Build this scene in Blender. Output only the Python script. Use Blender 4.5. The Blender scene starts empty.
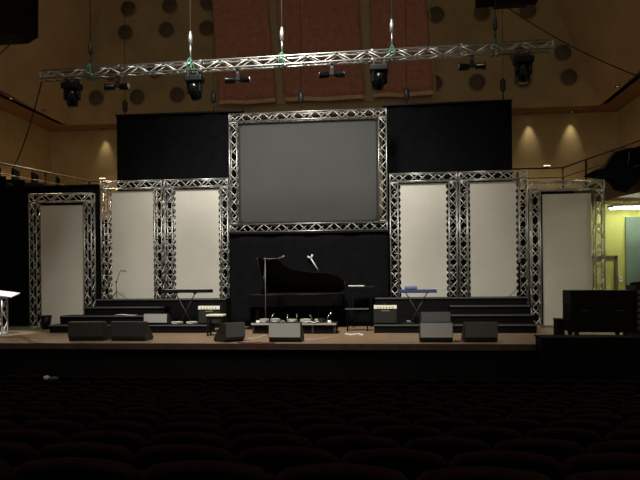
import bpy, math, random
from mathutils import Matrix, Vector
random.seed(7)
PI = math.pi
C = bpy.context.scene.collection
# ------------------------------------------------------------------ camera
TH = math.radians(6.2); RHO = math.radians(.5); FPX = 622.; CAM = Vector((2.34, 0, 1.4)); PX, PY = 320., 280.
FW = Vector((-math.sin(TH), math.cos(TH), 0)); RT = Vector((math.cos(TH), math.sin(TH), 0)); UP = Vector((0, 0, 1))

def at(px, py, Y):
    """place on the stage-parallel plane y=Y seen at that pixel"""
    a, b = px - PX, PY - py
    u = a*math.cos(RHO) + b*math.sin(RHO); w = -a*math.sin(RHO) + b*math.cos(RHO)
    d = FW + RT*(u/FPX) + UP*(w/FPX)
    return CAM + d*(Y/d.y)

def ax(px, Y, py=300): return at(px, py, Y).x
def az(py, Y, px=320): return at(px, py, Y).z

cam = bpy.data.cameras.new('camera'); co = bpy.data.objects.new('camera', cam); C.objects.link(co)
rc = RT*math.cos(RHO) - UP*math.sin(RHO); uc = RT*math.sin(RHO) + UP*math.cos(RHO)
m = Matrix((rc, uc, -FW)).transposed().to_4x4(); m.translation = CAM
co.matrix_world = m
cam.sensor_width = 36; cam.lens = FPX/640*36; cam.shift_y = 40/640; cam.clip_start = .05; cam.clip_end = 200
bpy.context.scene.camera = co

# ------------------------------------------------------------------ materials
def mat(name, col, rough=.6, metal=0., noise=0., nscale=8., bump=0., emit=None, estr=0., spec=.5, sheen=0., coat=0.):
    M = bpy.data.materials.new(name); M.use_nodes = True
    nt = M.node_tree; bs = nt.nodes['Principled BSDF']
    bs.inputs['Base Color'].default_value = (*col, 1); bs.inputs['Roughness'].default_value = rough
    bs.inputs['Metallic'].default_value = metal; bs.inputs['Specular IOR Level'].default_value = spec
    bs.inputs['Sheen Weight'].default_value = sheen; bs.inputs['Coat Weight'].default_value = coat
    if noise or bump:
        tc = nt.nodes.new('ShaderNodeTexCoord'); nz = nt.nodes.new('ShaderNodeTexNoise')
        nz.inputs['Scale'].default_value = nscale; nz.inputs['Detail'].default_value = 5
        nt.links.new(tc.outputs['Object'], nz.inputs['Vector'])
        if noise:
            rp = nt.nodes.new('ShaderNodeValToRGB')
            rp.color_ramp.elements[0].position = .3; rp.color_ramp.elements[1].position = .7
            rp.color_ramp.elements[0].color = (*[c*(1-noise) for c in col], 1)
            rp.color_ramp.elements[1].color = (*[min(1, c*(1+noise)) for c in col], 1)
            nt.links.new(nz.outputs['Fac'], rp.inputs['Fac']); nt.links.new(rp.outputs['Color'], bs.inputs['Base Color'])
        if bump:
            bp = nt.nodes.new('ShaderNodeBump'); bp.inputs['Strength'].default_value = bump; bp.inputs['Distance'].default_value = .02
            nt.links.new(nz.outputs['Fac'], bp.inputs['Height']); nt.links.new(bp.outputs['Normal'], bs.inputs['Normal'])
    if emit:
        bs.inputs['Emission Color'].default_value = (*emit, 1); bs.inputs['Emission Strength'].default_value = estr
    return M

def plank_mat():
    M = mat('deck_boards', (.30, .19, .115), .42)
    nt = M.node_tree; bs = nt.nodes['Principled BSDF']
    tc = nt.nodes.new('ShaderNodeTexCoord'); br = nt.nodes.new('ShaderNodeTexBrick')
    br.inputs['Scale'].default_value = 1.; br.inputs['Brick Width'].default_value = 2.4; br.inputs['Row Height'].default_value = .12
    br.inputs['Mortar Size'].default_value = .004
    br.inputs['Color1'].default_value = (.40, .265, .165, 1); br.inputs['Color2'].default_value = (.32, .21, .13, 1)
    br.inputs['Mortar'].default_value = (.08, .05, .03, 1)
    nz = nt.nodes.new('ShaderNodeTexNoise'); nz.inputs['Scale'].default_value = 2.2; nz.inputs['Detail'].default_value = 6
    mx = nt.nodes.new('ShaderNodeMixRGB'); mx.blend_type = 'MULTIPLY'; mx.inputs['Fac'].default_value = .45
    nt.links.new(tc.outputs['Object'], br.inputs['Vector']); nt.links.new(tc.outputs['Object'], nz.inputs['Vector'])
    nt.links.new(br.outputs['Color'], mx.inputs['Color1']); nt.links.new(nz.outputs['Fac'], mx.inputs['Color2'])
    nt.links.new(mx.outputs['Color'], bs.inputs['Base Color'])
    return M

K = dict(
    deck=plank_mat(),
    lip=mat('stage_lip', (.055, .03, .02), .5, noise=.3, nscale=6),
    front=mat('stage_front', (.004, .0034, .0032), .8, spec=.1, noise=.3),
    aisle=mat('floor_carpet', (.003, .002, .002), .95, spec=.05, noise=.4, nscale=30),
    wall=mat('plaster_brown', (.47, .365, .21), .85, noise=.12, nscale=1.3, bump=.15),
    wall2=mat('plaster_side_lit', (.52, .395, .235), .85, noise=.10, nscale=1.1, bump=.15),  # rear-wall plaster made slightly lighter for the light on the side walls
    low=mat('plaster_lower', (.50, .42, .24), .8, noise=.12, nscale=1.6),
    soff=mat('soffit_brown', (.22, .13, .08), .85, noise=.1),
    disc=mat('acoustic_felt', (.155, .125, .10), .95, noise=.2, nscale=25),
    discrim=mat('acoustic_rim', (.38, .28, .17), .8),
    pier=mat('plaster_pier', (.58, .46, .29), .8, noise=.1),
    banner=mat('burgundy_velour', (.58, .275, .20), .95, noise=.18, nscale=5, sheen=.2),
    hem=mat('banner_hem', (.75, .53, .37), .9, noise=.2, nscale=9),
    fascia=mat('gallery_fascia', (.22, .14, .085), .7, noise=.15),
    rail=mat('rail_bronze', (.045, .026, .016), .5),
    black=mat('black_drape', (.0058, .0058, .0068), .95, spec=.1, noise=.25, nscale=4),
    case=mat('black_ply', (.0016, .0016, .0019), .6, spec=.12, noise=.2, nscale=12),
    alu=mat('truss_aluminium', (.46, .455, .435), .36, .9, noise=.12, nscale=20),
    lacing=mat('lacing_aluminium', (.66, .655, .63), .42, .45),
    steel=mat('galvanised_steel', (.45, .45, .44), .4, .8),
    chrome=mat('chrome', (.75, .75, .73), .18, 1.),
    dsteel=mat('dark_steel', (.035, .035, .038), .45, .3),
    matblack=mat('matt_black', (.005, .005, .0056), .5, spec=.2),
    gloss=mat('piano_lacquer', (.003, .003, .0033), .22, spec=.25),
    mahog=mat('lid_edge_mahogany', (.18, .035, .02), .35),
    ivory=mat('white_keys', (.6, .58, .52), .35),
    felt=mat('dark_red_felt', (.12, .015, .012), .9),
    plate=mat('iron_plate', (.05, .035, .012), .5, .5),
    brass=mat('brass', (.6, .42, .16), .3, 1.),
    cloth=mat('white_panel_cloth', (.67, .64, .56), .9, noise=.035, nscale=1.5),
    screen=mat('grey_screen', (.066, .067, .064), .8, spec=.2, noise=.03, nscale=2),
    masking=mat('screen_masking', (.02, .02, .02), .9),
    tie=mat('elastic_tie', (.75, .72, .64), .8),
    grille=mat('wedge_lit', (.37, .36, .345), .7, noise=.08, nscale=60),  # black monitor backs facing the light, its brightness put into the colour
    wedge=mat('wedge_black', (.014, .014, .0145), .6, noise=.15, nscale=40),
    wedgeg=mat('wedge_dim', (.065, .065, .062), .65, noise=.12, nscale=50),  # dimmer copy of the same backs, weaker light put into the colour
    tolex=mat('amp_tolex', (.012, .012, .011), .7, noise=.3, nscale=60),
    ampcloth=mat('amp_grille', (.018, .018, .014), .9, noise=.3, nscale=90),
    cream=mat('cream_panel', (.80, .77, .60), .5),
    blue=mat('blue_keyboard', (.045, .06, .17), .4),
    white=mat('white_plastic', (.82, .82, .80), .4),
    green=mat('green_sling', (.035, .17, .10), .8, noise=.2, nscale=20),
    greenp=mat('greenish_plate', (.22, .33, .22), .6),
    cable=mat('black_rubber', (.012, .012, .012), .6),
    redc=mat('red_cable', (.20, .03, .03), .6),
    rope=mat('brown_rope', (.05, .035, .025), .9),
    pale=mat('pale_cable', (.55, .53, .48), .6),
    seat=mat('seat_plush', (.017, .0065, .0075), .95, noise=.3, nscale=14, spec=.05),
    shell=mat('seat_shell_and_shade', (.0022, .0016, .0018), .8, spec=.05),
    stepm=mat('riser_black', (.0028, .0028, .0032), .7, spec=.15, noise=.2, nscale=10),
    stepedge=mat('riser_edge', (.16, .16, .155), .45, .4),
    yellow=mat('yellow_paint', (.53, .53, .155), .7, noise=.06, nscale=2),
    dgreen=mat('grey_green_door', (.13, .19, .165), .6, noise=.06, nscale=2),
    frame=mat('door_frame_brown', (.10, .075, .045), .5),
    tube=mat('lit_tube', (1, 1, .9), .5, emit=(.93, 1., .74), estr=42),
    spotlens=mat('downlight_and_glint', (1, .9, .7), .5, emit=(1., .78, .5), estr=1.6),
    lens=mat('lamp_glass', (.35, .36, .42), .06, .6),
    wood=mat('slatted_wood', (.13, .08, .05), .5, noise=.3, nscale=9),
)

# ------------------------------------------------------------------ mesh building
class MB:
    def __init__(s, M=None): s.v = []; s.f = []; s.sm = []; s.M = M or Matrix.Identity(4)
    def add(s, vs, fs, smooth=False):
        n = len(s.v); s.v += [s.M @ Vector(p) for p in vs]
        for f in fs: s.f.append([n+i for i in f]); s.sm.append(smooth)
        return s
    def box(s, c, d, R=None):
        hx, hy, hz = d[0]/2, d[1]/2, d[2]/2; c = Vector(c)
        vs = []
        for z in (-hz, hz):
            for x, y in ((-hx, -hy), (hx, -hy), (hx, hy), (-hx, hy)):
                p = Vector((x, y, z)); vs.append(c + (R @ p if R else p))
        return s.add(vs, [(3, 2, 1, 0), (4, 5, 6, 7), (0, 1, 5, 4), (1, 2, 6, 5), (2, 3, 7, 6), (3, 0, 4, 7)])
    def tube(s, a, b, r, n=8, r2=None):
        a, b = Vector(a), Vector(b); r2 = r if r2 is None else r2
        q = (b-a).to_track_quat('Z', 'Y'); vs = []
        for p, rr in ((a, r), (b, r2)):
            for i in range(n):
                t = 2*PI*i/n; vs.append(p + q @ Vector((rr*math.cos(t), rr*math.sin(t), 0)))
        s.add(vs, [(i, (i+1) % n, n+(i+1) % n, n+i) for i in range(n)], True)
        k = len(s.v)-2*n
        s.f.append([k+i for i in range(n)][::-1]); s.sm.append(False)
        s.f.append([k+n+i for i in range(n)]); s.sm.append(False)
        return s
    def path(s, pts, r, n=6):
        pts = [Vector(p) for p in pts]; vs = []
        for j, p in enumerate(pts):
            t = (pts[min(j+1, len(pts)-1)]-pts[max(j-1, 0)]).normalized()
            u = t.cross(Vector((0, 0, 1)))
            if u.length < 1e-3: u = Vector((1, 0, 0))
            u.normalize(); w = t.cross(u)
            for i in range(n):
                a = 2*PI*i/n; vs.append(p + u*(r*math.cos(a)) + w*(r*math.sin(a)))
        fs = []
        for j in range(len(pts)-1):
            for i in range(n): fs.append((j*n+i, j*n+(i+1) % n, (j+1)*n+(i+1) % n, (j+1)*n+i))
        fs.append(tuple(range(n))); fs.append(tuple((len(pts)-1)*n+i for i in range(n))[::-1])
        return s.add(vs, fs, True)
    def lathe(s, prof, n=16, T=None):
        T = T or Matrix.Identity(4); vs = []; fs = []
        for r, z in prof:
            for i in range(n):
                a = 2*PI*i/n; vs.append(T @ Vector((r*math.cos(a), r*math.sin(a), z)))
        for j in range(len(prof)-1):
            for i in range(n): fs.append((j*n+i, j*n+(i+1) % n, (j+1)*n+(i+1) % n, (j+1)*n+i))
        s.add(vs, fs, True)
        k = len(s.v)-n*len(prof)
        s.f.append([k+i for i in range(n)][::-1]); s.sm.append(False)
        s.f.append([k+n*(len(prof)-1)+i for i in range(n)]); s.sm.append(False)
        return s
    def prism(s, poly, a, b, T=None):
        """poly in (x,y), extruded z=a..b, then T"""
        T = T or Matrix.Identity(4); n = len(poly)
        vs = [T @ Vector((x, y, a)) for x, y in poly] + [T @ Vector((x, y, b)) for x, y in poly]
        fs = [tuple(range(n))[::-1], tuple(range(n, 2*n))] + [(i, (i+1) % n, n+(i+1) % n, n+i) for i in range(n)]
        return s.add(vs, fs)
    def ell(s, c, r, nu=14, nv=9):
        c = Vector(c); vs = []; fs = []
        for j in range(nv+1):
            p = PI*j/nv
            for i in range(nu):
                a = 2*PI*i/nu
                vs.append(c + Vector((r[0]*math.sin(p)*math.cos(a), r[1]*math.sin(p)*math.sin(a), r[2]*math.cos(p))))
        for j in range(nv):
            for i in range(nu): fs.append((j*nu+i, (j+1)*nu+i, (j+1)*nu+(i+1) % nu, j*nu+(i+1) % nu))
        return s.add(vs, fs, True)
    def grid(s, fn, nu, nv, thick=None):
        """fn(u,v)->point; with thick = offset vector gives a closed sheet"""
        vs = [Vector(fn(i/nu, j/nv)) for j in range(nv+1) for i in range(nu+1)]
        W = nu+1; fs = []
        for j in range(nv):
            for i in range(nu): fs.append((j*W+i, j*W+i+1, (j+1)*W+i+1, (j+1)*W+i))
        if thick is not None:
            n = len(vs); t = Vector(thick); vs += [p+t for p in vs]
            fs += [tuple(n+i for i in f)[::-1] for f in fs]
            rim = [i for i in range(W)] + [j*W+nu for j in range(1, nv+1)] + [nv*W+i for i in range(nu-1, -1, -1)] + [j*W for j in range(nv-1, 0, -1)]
            for k in range(len(rim)):
                a, b = rim[k], rim[(k+1) % len(rim)]; fs.append((b, a, n+a, n+b))
        return s.add(vs, fs, True)
    def build(s, name, m, parent=None, loc=None, bevel=0, label=None):
        me = bpy.data.meshes.new(name); me.from_pydata([tuple(p) for p in s.v], [], s.f); me.validate()
        if len(me.polygons) == len(s.sm): me.polygons.foreach_set('use_smooth', s.sm)
        me.update()
        import bmesh
        bm = bmesh.new(); bm.from_mesh(me); bmesh.ops.recalc_face_normals(bm, faces=bm.faces); bm.to_mesh(me); bm.free()
        me.materials.append(m)
        o = bpy.data.objects.new(name, me); C.objects.link(o)
        if parent: o.parent = parent
        if loc is not None: o.location = loc
        if bevel:
            b = o.modifiers.new('bevel', 'BEVEL'); b.width = bevel; b.segments = 2; b.limit_method = 'ANGLE'
        if label: o['label'] = label
        return o

def tag(o, label, cat, group=None):
    o['label'] = label; o['category'] = cat
    if group: o['group'] = group
    return o
def thing(name, label, cat, loc=(0, 0, 0), rz=0, group=None):
    o = bpy.data.objects.new(name, None); C.objects.link(o); o.empty_display_size = .1
    o.location = loc; o.rotation_euler = (0, 0, rz)
    return tag(o, label, cat, group)
def struct(o): o['kind'] = 'structure'; return o
def kids(o): return [c for c in bpy.data.objects if c.parent == o]
def dup(root, loc, rz, label, group=None, ch=None):
    r = root.copy(); C.objects.link(r); r.location = loc; r.rotation_euler = (0, 0, rz); r['label'] = label
    if group: r['group'] = group
    for c in (ch if ch is not None else kids(root)):
        n = c.copy(); C.objects.link(n); n.parent = r
        for g in kids(c) if ch is None else ():
            d = g.copy(); C.objects.link(d); d.parent = n
    return r
ORD = ['first', 'second', 'third', 'fourth', 'fifth', 'sixth', 'seventh', 'eighth', 'ninth', 'tenth', 'eleventh', 'twelfth', 'thirteenth',
       'fourteenth', 'fifteenth', 'sixteenth', 'seventeenth', 'eighteenth', 'nineteenth', 'twentieth', 'twenty-first', 'twenty-second',
       'twenty-third', 'twenty-fourth', 'twenty-fifth', 'twenty-sixth', 'twenty-seventh', 'twenty-eighth', 'twenty-ninth', 'thirtieth']

# ------------------------------------------------------------------ the hall
YF, YU, YL = 13.4, 24.3, 25.5                    # stage front, upper rear wall, lower rear wall
ZS = 7.9                                         # soffit level
XL, XR = -10.8, 10.35                            # lower edge of the upper side walls
XLL, XRL = -12.05, 11.35                         # lower side walls

# stalls floor: a terrace for each row
ROW_D = [2.27, 2.95, 3.60, 4.23, 4.90, 5.55, 6.2, 6.88, 7.55, 8.22, 8.9, 9.6, 10.3, 11.0]
ROW_T = [.646, .771, .874, .959, 1.05, 1.14, 1.23, 1.32, 1.41, 1.50, 1.58, 1.65, 1.69, 1.715]
SEAT_H = .88
mb = MB()
edges = [-2.5] + [(ROW_D[i]+ROW_D[i+1])/2 + .2 for i in range(13)] + [YF+.3]
for i in range(14):
    zt = CAM.z - ROW_T[i] - SEAT_H
    mb.box((0, (edges[i]+edges[i+1])/2, zt-.25), (26, edges[i+1]-edges[i], .5))
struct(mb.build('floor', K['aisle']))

# stage deck and its front
struct(MB().box((0, (YF+26)/2+.02, -.05), (27, 26-YF-.04, .1)).build('floor_stage', K['deck']))
struct(MB().box((0, YF-.015, -.045), (27, .07, .13)).build('trim_stage_lip', K['lip']))
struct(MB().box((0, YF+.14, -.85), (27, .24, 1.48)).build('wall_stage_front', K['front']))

# upper rear wall with piers and round acoustic panels
def xl(z): return XL + (z-ZS)*.354
def xr(z): return XR - (z-ZS)*.42
mb = MB()
ZT = 15.5
T = Matrix(((1, 0, 0, 0), (0, 0, 1, 0), (0, 1, 0, 0), (0, 0, 0, 1)))
mb.prism([(xl(ZS), ZS), (xr(ZS), ZS), (xr(ZT), ZT), (xl(ZT), ZT)], YU, YU+.25, T)
wall_u = struct(mb.build('wall_rear_upper', K['wall']))
discs = [(128.6, 9), (170, 6), (208, 3), (125.5, 33), (166.7, 30), (207, 28.5), (96.6, 98), (137.5, 97), (177.4, 95),
         (86, 31), (155, 71), (112, 74), (436, 15), (482, 13), (527.6, 11), (562.7, 53), (568.5, 77.3), (523, 80), (477, 82.5), (434, 83.5), (518, 55)]
TD = Matrix.Rotation(PI/2, 4, 'X')
for i, (x, y) in enumerate(discs):
    p = at(x, y, YU)
    if not xl(p.z)+.35 < p.x < xr(p.z)-.3: continue
    T2 = Matrix.Translation((p.x, YU, p.z)) @ TD
    MB().lathe([(.30, -.01), (.30, .05), (.0, .05)], 24, T2).build('acoustic_disc', K['disc'], wall_u, label='round dark felt disc')
    MB().lathe([(.30, -.01), (.30, .06), (.335, .06), (.335, -.01)], 24, T2).build('disc_rim', K['discrim'], wall_u)
for (a, b, c, d) in (((264, -8), (276, -8), (286, 104), (275, 104)),
                     ((356, -8), (370, -8), (375, 101), (363, 101)), ((424, -8), (429, -8), (437, 98), (432, 98))):
    q = [at(*k, YU-.06) for k in (a, b, c, d)]
    vs = [tuple(p) for p in q] + [(p.x, YU+.02, p.z) for p in q]
    MB().add(vs, [(0, 1, 2, 3), (7, 6, 5, 4), (0, 4, 5, 1), (1, 5, 6, 2), (2, 6, 7, 3), (3, 7, 4, 0)]).build('pier', K['pier'], wall_u)

# upper side walls leaning inwards, and soffits under them
def slab(pts, off, name, m):
    n = len(pts); vs = [Vector(p) for p in pts] + [Vector(p)+Vector(off) for p in pts]
    return struct(MB().add(vs, [tuple(range(n)), tuple(range(n, 2*n))[::-1]] + [(i, (i+1) % n, n+(i+1) % n, n+i) for i in range(n)]).build(name, m))
slab([(XL, YU, ZS), (xl(ZT), YU, ZT), (xl(ZT)-1.2, 8, ZT), (XL-.2, 8, ZS)], (-.2, 0, 0), 'wall_left_upper', K['wall2'])
slab([(XR, YU, ZS), (xr(ZT), YU, ZT), (xr(ZT)+1.2, 8, ZT), (XR+.2, 8, ZS)], (.2, 0, 0), 'wall_right_upper', K['wall2'])
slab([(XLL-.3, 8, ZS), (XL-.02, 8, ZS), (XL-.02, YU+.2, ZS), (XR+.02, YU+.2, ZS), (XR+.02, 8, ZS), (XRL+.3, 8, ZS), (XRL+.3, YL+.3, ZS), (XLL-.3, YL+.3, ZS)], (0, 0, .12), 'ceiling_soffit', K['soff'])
# lower walls round the gallery
GZ = 4.45
struct(MB().box(((XLL+XRL)/2, YL+.1, (ZS+GZ)/2), (XRL-XLL+.4, .2, ZS-GZ)).build('wall_rear_lower', K['low']))
struct(MB().box((XLL-.1, 16.7, (ZS+GZ)/2), (.2, 17.4, ZS-GZ)).build('wall_left_lower', K['low']))
struct(MB().box((XRL+.1, 16.7, (ZS+GZ)/2), (.2, 17.4, ZS-GZ)).build('wall_right_lower', K['low']))
struct(MB().box((0, 19.6, 15.6), (26, 10.5, .3)).build('ceiling', K['wall']))
# gallery slab with a fascia, a U in plan
inner = [(-11.75, 13), (-10.45, 19.3), (-9.3, 23.4), (8.55, 23.2), (9.6, 18.8), (10.9, 13)]
outer = [(XRL+3.2, 13), (XRL+3.2, YL), (XLL, YL), (XLL, 13)]
struct(MB().prism(inner+outer, 3.85, GZ).build('floor_gallery', K['fascia']))
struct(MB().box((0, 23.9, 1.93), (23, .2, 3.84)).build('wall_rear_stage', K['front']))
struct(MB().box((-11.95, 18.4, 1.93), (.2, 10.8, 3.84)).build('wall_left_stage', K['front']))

def rail(pts, name, label, posts):
    o = thing(name, label, 'railing', (pts[0][0], pts[0][1], GZ), group=None)
    b = Vector((pts[0][0], pts[0][1], GZ)); off = Vector((0, 0, 0))
    MB().path([Vector((x, y, 5.4))-b for x, y in pts], .03, 8).build('handrail', K['rail'], o)
    MB().path([Vector((x, y, 5.05))-b for x, y in pts], .018, 6).build('lower_rail', K['rail'], o)
    for i in range(len(pts)-1):
        p, q = Vector((*pts[i], 0)), Vector((*pts[i+1], 0)); n = posts[i]
        for k in range(n+(i == len(pts)-2)):
            r = p.lerp(q, k/n)
            MB().box(Vector((r.x, r.y, (5.4+GZ)/2))-b, (.06, .06, 5.4-GZ)).build('post', K['rail'], o)
    return o
rail([(-11.55, 13.2), (-10.58, 19.2), (-9.4, 23.55), (-6.5, 23.55)], 'gallery_railing', 'bronze handrail on posts along the left gallery edge', [3, 2, 2])
rail([(10.75, 13.2), (9.75, 18.9), (8.7, 23.4), (5.5, 23.45)], 'gallery_railing', 'bronze handrail on posts climbing along the right gallery edge', [3, 3, 2])

# highlights on the gallery rail ends, put in as small glowing bars
for px, py, Y, w in ((102.5, 181.5, 23.5, 'gallery rail above the second white panel from left'),
                     (547, 168.5, 23.4, 'gallery rail above the rightmost white panel')):
    p = at(px, py, Y); p.z = 5.475
    o = thing('rail_glint', 'tiny glowing highlight on '+w, 'highlight', p, group=None)
    MB().box((0, 0, -.025), (.16, .07, .04)).build('housing', K['rail'], o)
    MB().box((0, 0, .012), (.22, .05, .03)).build('glint_bar', K['spotlens'], o)

# downlights recessed in the soffit
def downlight(px, py, label, spot=None, Y=None, aim=(math.radians(6), 0, 0), size=50):
    if Y is None:
        Y = 20.
        for _ in range(30): Y *= (ZS-CAM.z)/(at(px, py, Y).z-CAM.z)
    p = at(px, py, Y); p.z = ZS
    o = thing('downlight', label, 'light', (p.x, p.y, ZS-.001))
    MB().lathe([(.09, 0), (.09, -.03), (.065, -.03), (.065, 0)], 16).build('trim_ring', K['rail'], o)
    MB().lathe([(.063, .0), (.063, -.003)], 16).build('lens', K['spotlens'], o)
    if spot:
        L = bpy.data.lights.new('downlight_beam', 'SPOT'); L.energy = spot; L.color = (1, .80, .50); L.spot_size = math.radians(size); L.spot_blend = 1.; L.shadow_soft_size = .04
        l = bpy.data.objects.new('downlight_beam', L); C.objects.link(l); l.location = (p.x, p.y, ZS-.04); l.rotation_euler = aim
downlight(11, 98, 'small glowing downlight in left soffit, nearest the left photo edge', 1000, None, (0, math.radians(-22), 0), 120)
downlight(44, 110, 'small glowing downlight in left soffit, just left of the truss end', 1000, None, (0, math.radians(-22), 0), 120)
downlight(617.5, 86, 'small glowing downlight in the right soffit above the black draped shape', 650, None, (0, math.radians(22), 0), 120)
downlight(103, 127, 'rear soffit downlight washing the wall left of the black backdrop', 42, YL-.24)
downlight(530, 112, 'rear soffit downlight just right of the black backdrop, washing the wall', 60, YL-.24)
downlight(572, 110, 'rear soffit downlight second to right of the black backdrop, washing the wall', 60, YL-.24)

# gallery seats behind the left railing
gs = None
for i, (x, y, rz) in enumerate([(-11.25, 18.7, .2), (-11.1, 19.5, .23), (-10.9, 20.3, .25), (-10.7, 21.1, .26), (-10.45, 21.9, .27), (-10.1, 22.9, .4)]):
    lab = 'dark gallery seat behind the left railing, %s from the left photo edge' % ORD[i]
    if gs is None:
        gs = thing('gallery_chair', lab, 'seat', (x, y, GZ), rz-PI/2, 'gallery seats behind the left railing')
        MB().box((0, -.22, .62), (.7, .1, .80)).build('backrest', K['shell'], gs, bevel=.04)
        MB().box((0, .02, .36), (.62, .42, .12)).build('seat_cushion', K['shell'], gs, bevel=.03)
        for s in (-1, 1): MB().box((s*.34, 0, .3), (.05, .4, .6)).build('side_panel', K['shell'], gs, bevel=.01)
    else: dup(gs, (x, y, GZ), rz-PI/2, lab)

# side room at right, yellow walls and a lit tube light
struct(MB().box((11.2, 21.75, 1.92), (5.6, .2, 3.84)).build('wall_yellow', K['yellow']))
struct(MB().box((14.1, 18.5, 1.92), (.2, 6.7, 3.84)).build('wall_right_stage', K['yellow']))
p = at(617, 255.5, 21.6)
dx1 = p.x; dz = p.z
d = struct(MB().box((dx1-.5, 21.63, dz/2-.03), (.86, .04, dz-.06)).build('door_1', K['yellow']))
for x in (dx1-.04, dx1-.98): MB().box((x, 21.6, dz/2), (.1, .1, dz)).build('door_frame', K['frame'], d)
MB().box((dx1-.51, 21.6, dz-.05), (1.02, .1, .1)).build('door_lintel', K['frame'], d)
a = at(625.5, 217, 21.6)
d = struct(MB().box((a.x+1.1, 21.61, a.z/2), (2.2, .06, a.z)).build('door_2', K['dgreen']))
MB().box((a.x+1.1, 21.575, az(247, 21.57, 632)), (2.2, .02, .05)).build('door_rail', K['stepedge'], d)
MB().box((a.x+1.1, 21.57, a.z/2), (.03, .02, a.z)).build('door_joint', K['frame'], d)
o = thing('wall_socket', 'small white socket box on yellow wall between the two side doors', 'socket', at(621, 279, 21.6))
MB().box((0, .025, 0), (.12, .05, .18)).build('socket_box', K['white'], o, bevel=.01); MB().lathe([(.025, 0), (.025, .01)], 10, TD).build('socket_hole', K['matblack'], o)
o = thing('fluorescent_light', 'lit twin-tube fluorescent batten under the right gallery, above the grey-green door', 'light', (10.60, 20.6, 3.865), math.radians(2))
for x in (-.8, .8): MB().box((x, 0, -.09), (.03, .03, .18)).build('drop_rod', K['white'], o)
MB().box((0, 0, -.21), (2.5, .44, .07)).build('batten', K['white'], o)
for s in (-1, 1):
    MB().tube((-1.2, s*.17, -.275), (1.2, s*.17, -.275), .02, 10).build('tube', K['tube'], o)
    for e in (-1, 1): MB().box((e*1.22, s*.17, -.265), (.04, .05, .06)).build('end_cap', K['white'], o)
dup(o, (10.75, 15.9, 3.865), PI/2, 'unseen added twin-tube fluorescent batten under the right gallery, beside the front of the stage')  # unseen batten, added to throw greenish light on the rightmost panel

# ------------------------------------------------------------------ hanging banners
BL = [((211, -9), (266.5, -9), (276, 102.5), (219.5, 104.5), 'left of the three burgundy banners hanging behind the lighting truss'),
      ((275, -9), (357.5, -9), (364.5, 99), (285, 101.5), 'middle and widest of the three burgundy banners, above the big grey screen'),
      ((370, -9), (425, -9), (433.5, 95), (373, 97.5), 'right of the three burgundy banners, above the right black backdrop')]
for q in BL:
    Y = YU-.22
    A, B, Cc, D = [at(*k, Y) for k in q[:4]]
    base = (D+Cc)/2
    o = thing('hanging_banner', q[4], 'banner', base, group='burgundy banners on the rear wall')
    H = A.z - D.z
    def fn(u, v, A=A, B=B, Cc=Cc, D=D, H=H):
        t = v; p = D.lerp(Cc, u).lerp(A.lerp(B, u), t)
        low = max(0, 1-t*H/1.6)
        sag = -.16*low*math.sin(PI*u)*abs(math.sin(t*H/1.6*PI*2.5))
        fold = .08*math.sin(t*H*PI*2/.55)*low + .015*math.sin(u*22+t*5) + .02*math.sin(t*H*2*PI/.9)
        return p + Vector((0, fold, sag)) - base
    MB().grid(fn, 28, 110, (0, .03, 0)).build('cloth', K['banner'], o)
    def fh(u, v, Cc=Cc, D=D): return D.lerp(Cc, u) + Vector((0, -.07+.02*math.sin(u*17), -.02+.16*v+.02*math.sin(u*9))) - base
    MB().grid(fh, 24, 3, (0, .03, 0)).build('bottom_hem', K['hem'], o)

# ------------------------------------------------------------------ black backdrops
def drape(name, label, x0, x1, Y, z0, z1, folds=.06, per=.38, cat='curtain'):
    o = thing(name, label, cat, ((x0+x1)/2, Y, z0))
    n = max(24, int((x1-x0)/.06)); H = z1-z0; W = x1-x0
    def fn(u, v): return ((u-.5)*W, folds*math.sin(u*W*2*PI/per)*(1-.4*v)+.02*math.sin(u*W*5.1+1.3), v*H+.002)
    MB().grid(fn, n, 10, (0, .02, 0)).build('cloth', K['black'], o)
    MB().box((0, .0, H-.02), (W, .18, .05)).build('top_batten', K['matblack'], o)
    return o
YB = 20.
zl, zr = az(115, YB, 170), az(101, YB, 450)
zt = (zl+zr)/2
drape('backdrop_curtain', 'tall flat black backdrop curtain left of the big grey screen', ax(116.5, YB, 140), -2.3, YB, 0, zt, .02, .9)
drape('backdrop_curtain', 'tall flat black backdrop curtain right of the big grey screen', 2.22, ax(512, YB, 130), YB, 0, zt, .02, .9)
drape('screen_skirt', 'black curtain hanging below the big grey screen behind the piano', -2.5, 2.38, 18.735, 0, 2.87, .01, .6)
drape('masking_curtain', 'low black masking curtain behind leftmost white panel', -10.45, -6.78, 18.95, 0, 4.5, .05, .5)
drape('masking_curtain', 'low black masking curtain behind the two rightmost white panels', 5.3, 8.0, 19.6, 0, 4.1, .05, .5)

# ------------------------------------------------------------------ truss
def truss_mb(a, b, w, upv, r=.020, rb=.0135, step=None, inv=()):
    """box truss from a to b; returns chords and lacing builders"""
    a, b = Vector(a), Vector(b); t = (b-a).normalized(); upv = Vector(upv).normalized(); s = t.cross(upv).normalized()
    L = (b-a).length; h = w/2-r; n = max(2, round(L/(step or w)))
    ch = MB(); lc = MB()
    cs = [s*h*i + upv*h*j for i, j in ((-1, -1), (1, -1), (1, 1), (-1, 1))]
    for c in cs: ch.tube(a+c, b+c, r, 8)
    for f in range(4):
        c0, c1 = cs[f], cs[(f+1) % 4]
        for k in range(n):
            p = a+t*(L*k/n); q = a+t*(L*(k+1)/n)
            if (k+(f in inv)) % 2: lc.tube(p+c0, q+c1, rb, 6)
            else: lc.tube(p+c1, q+c0, rb, 6)
        for e in (a+t*r, b-t*r): lc.tube(e+c0, e+c1, r*.9, 6)
    return ch, lc

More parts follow.
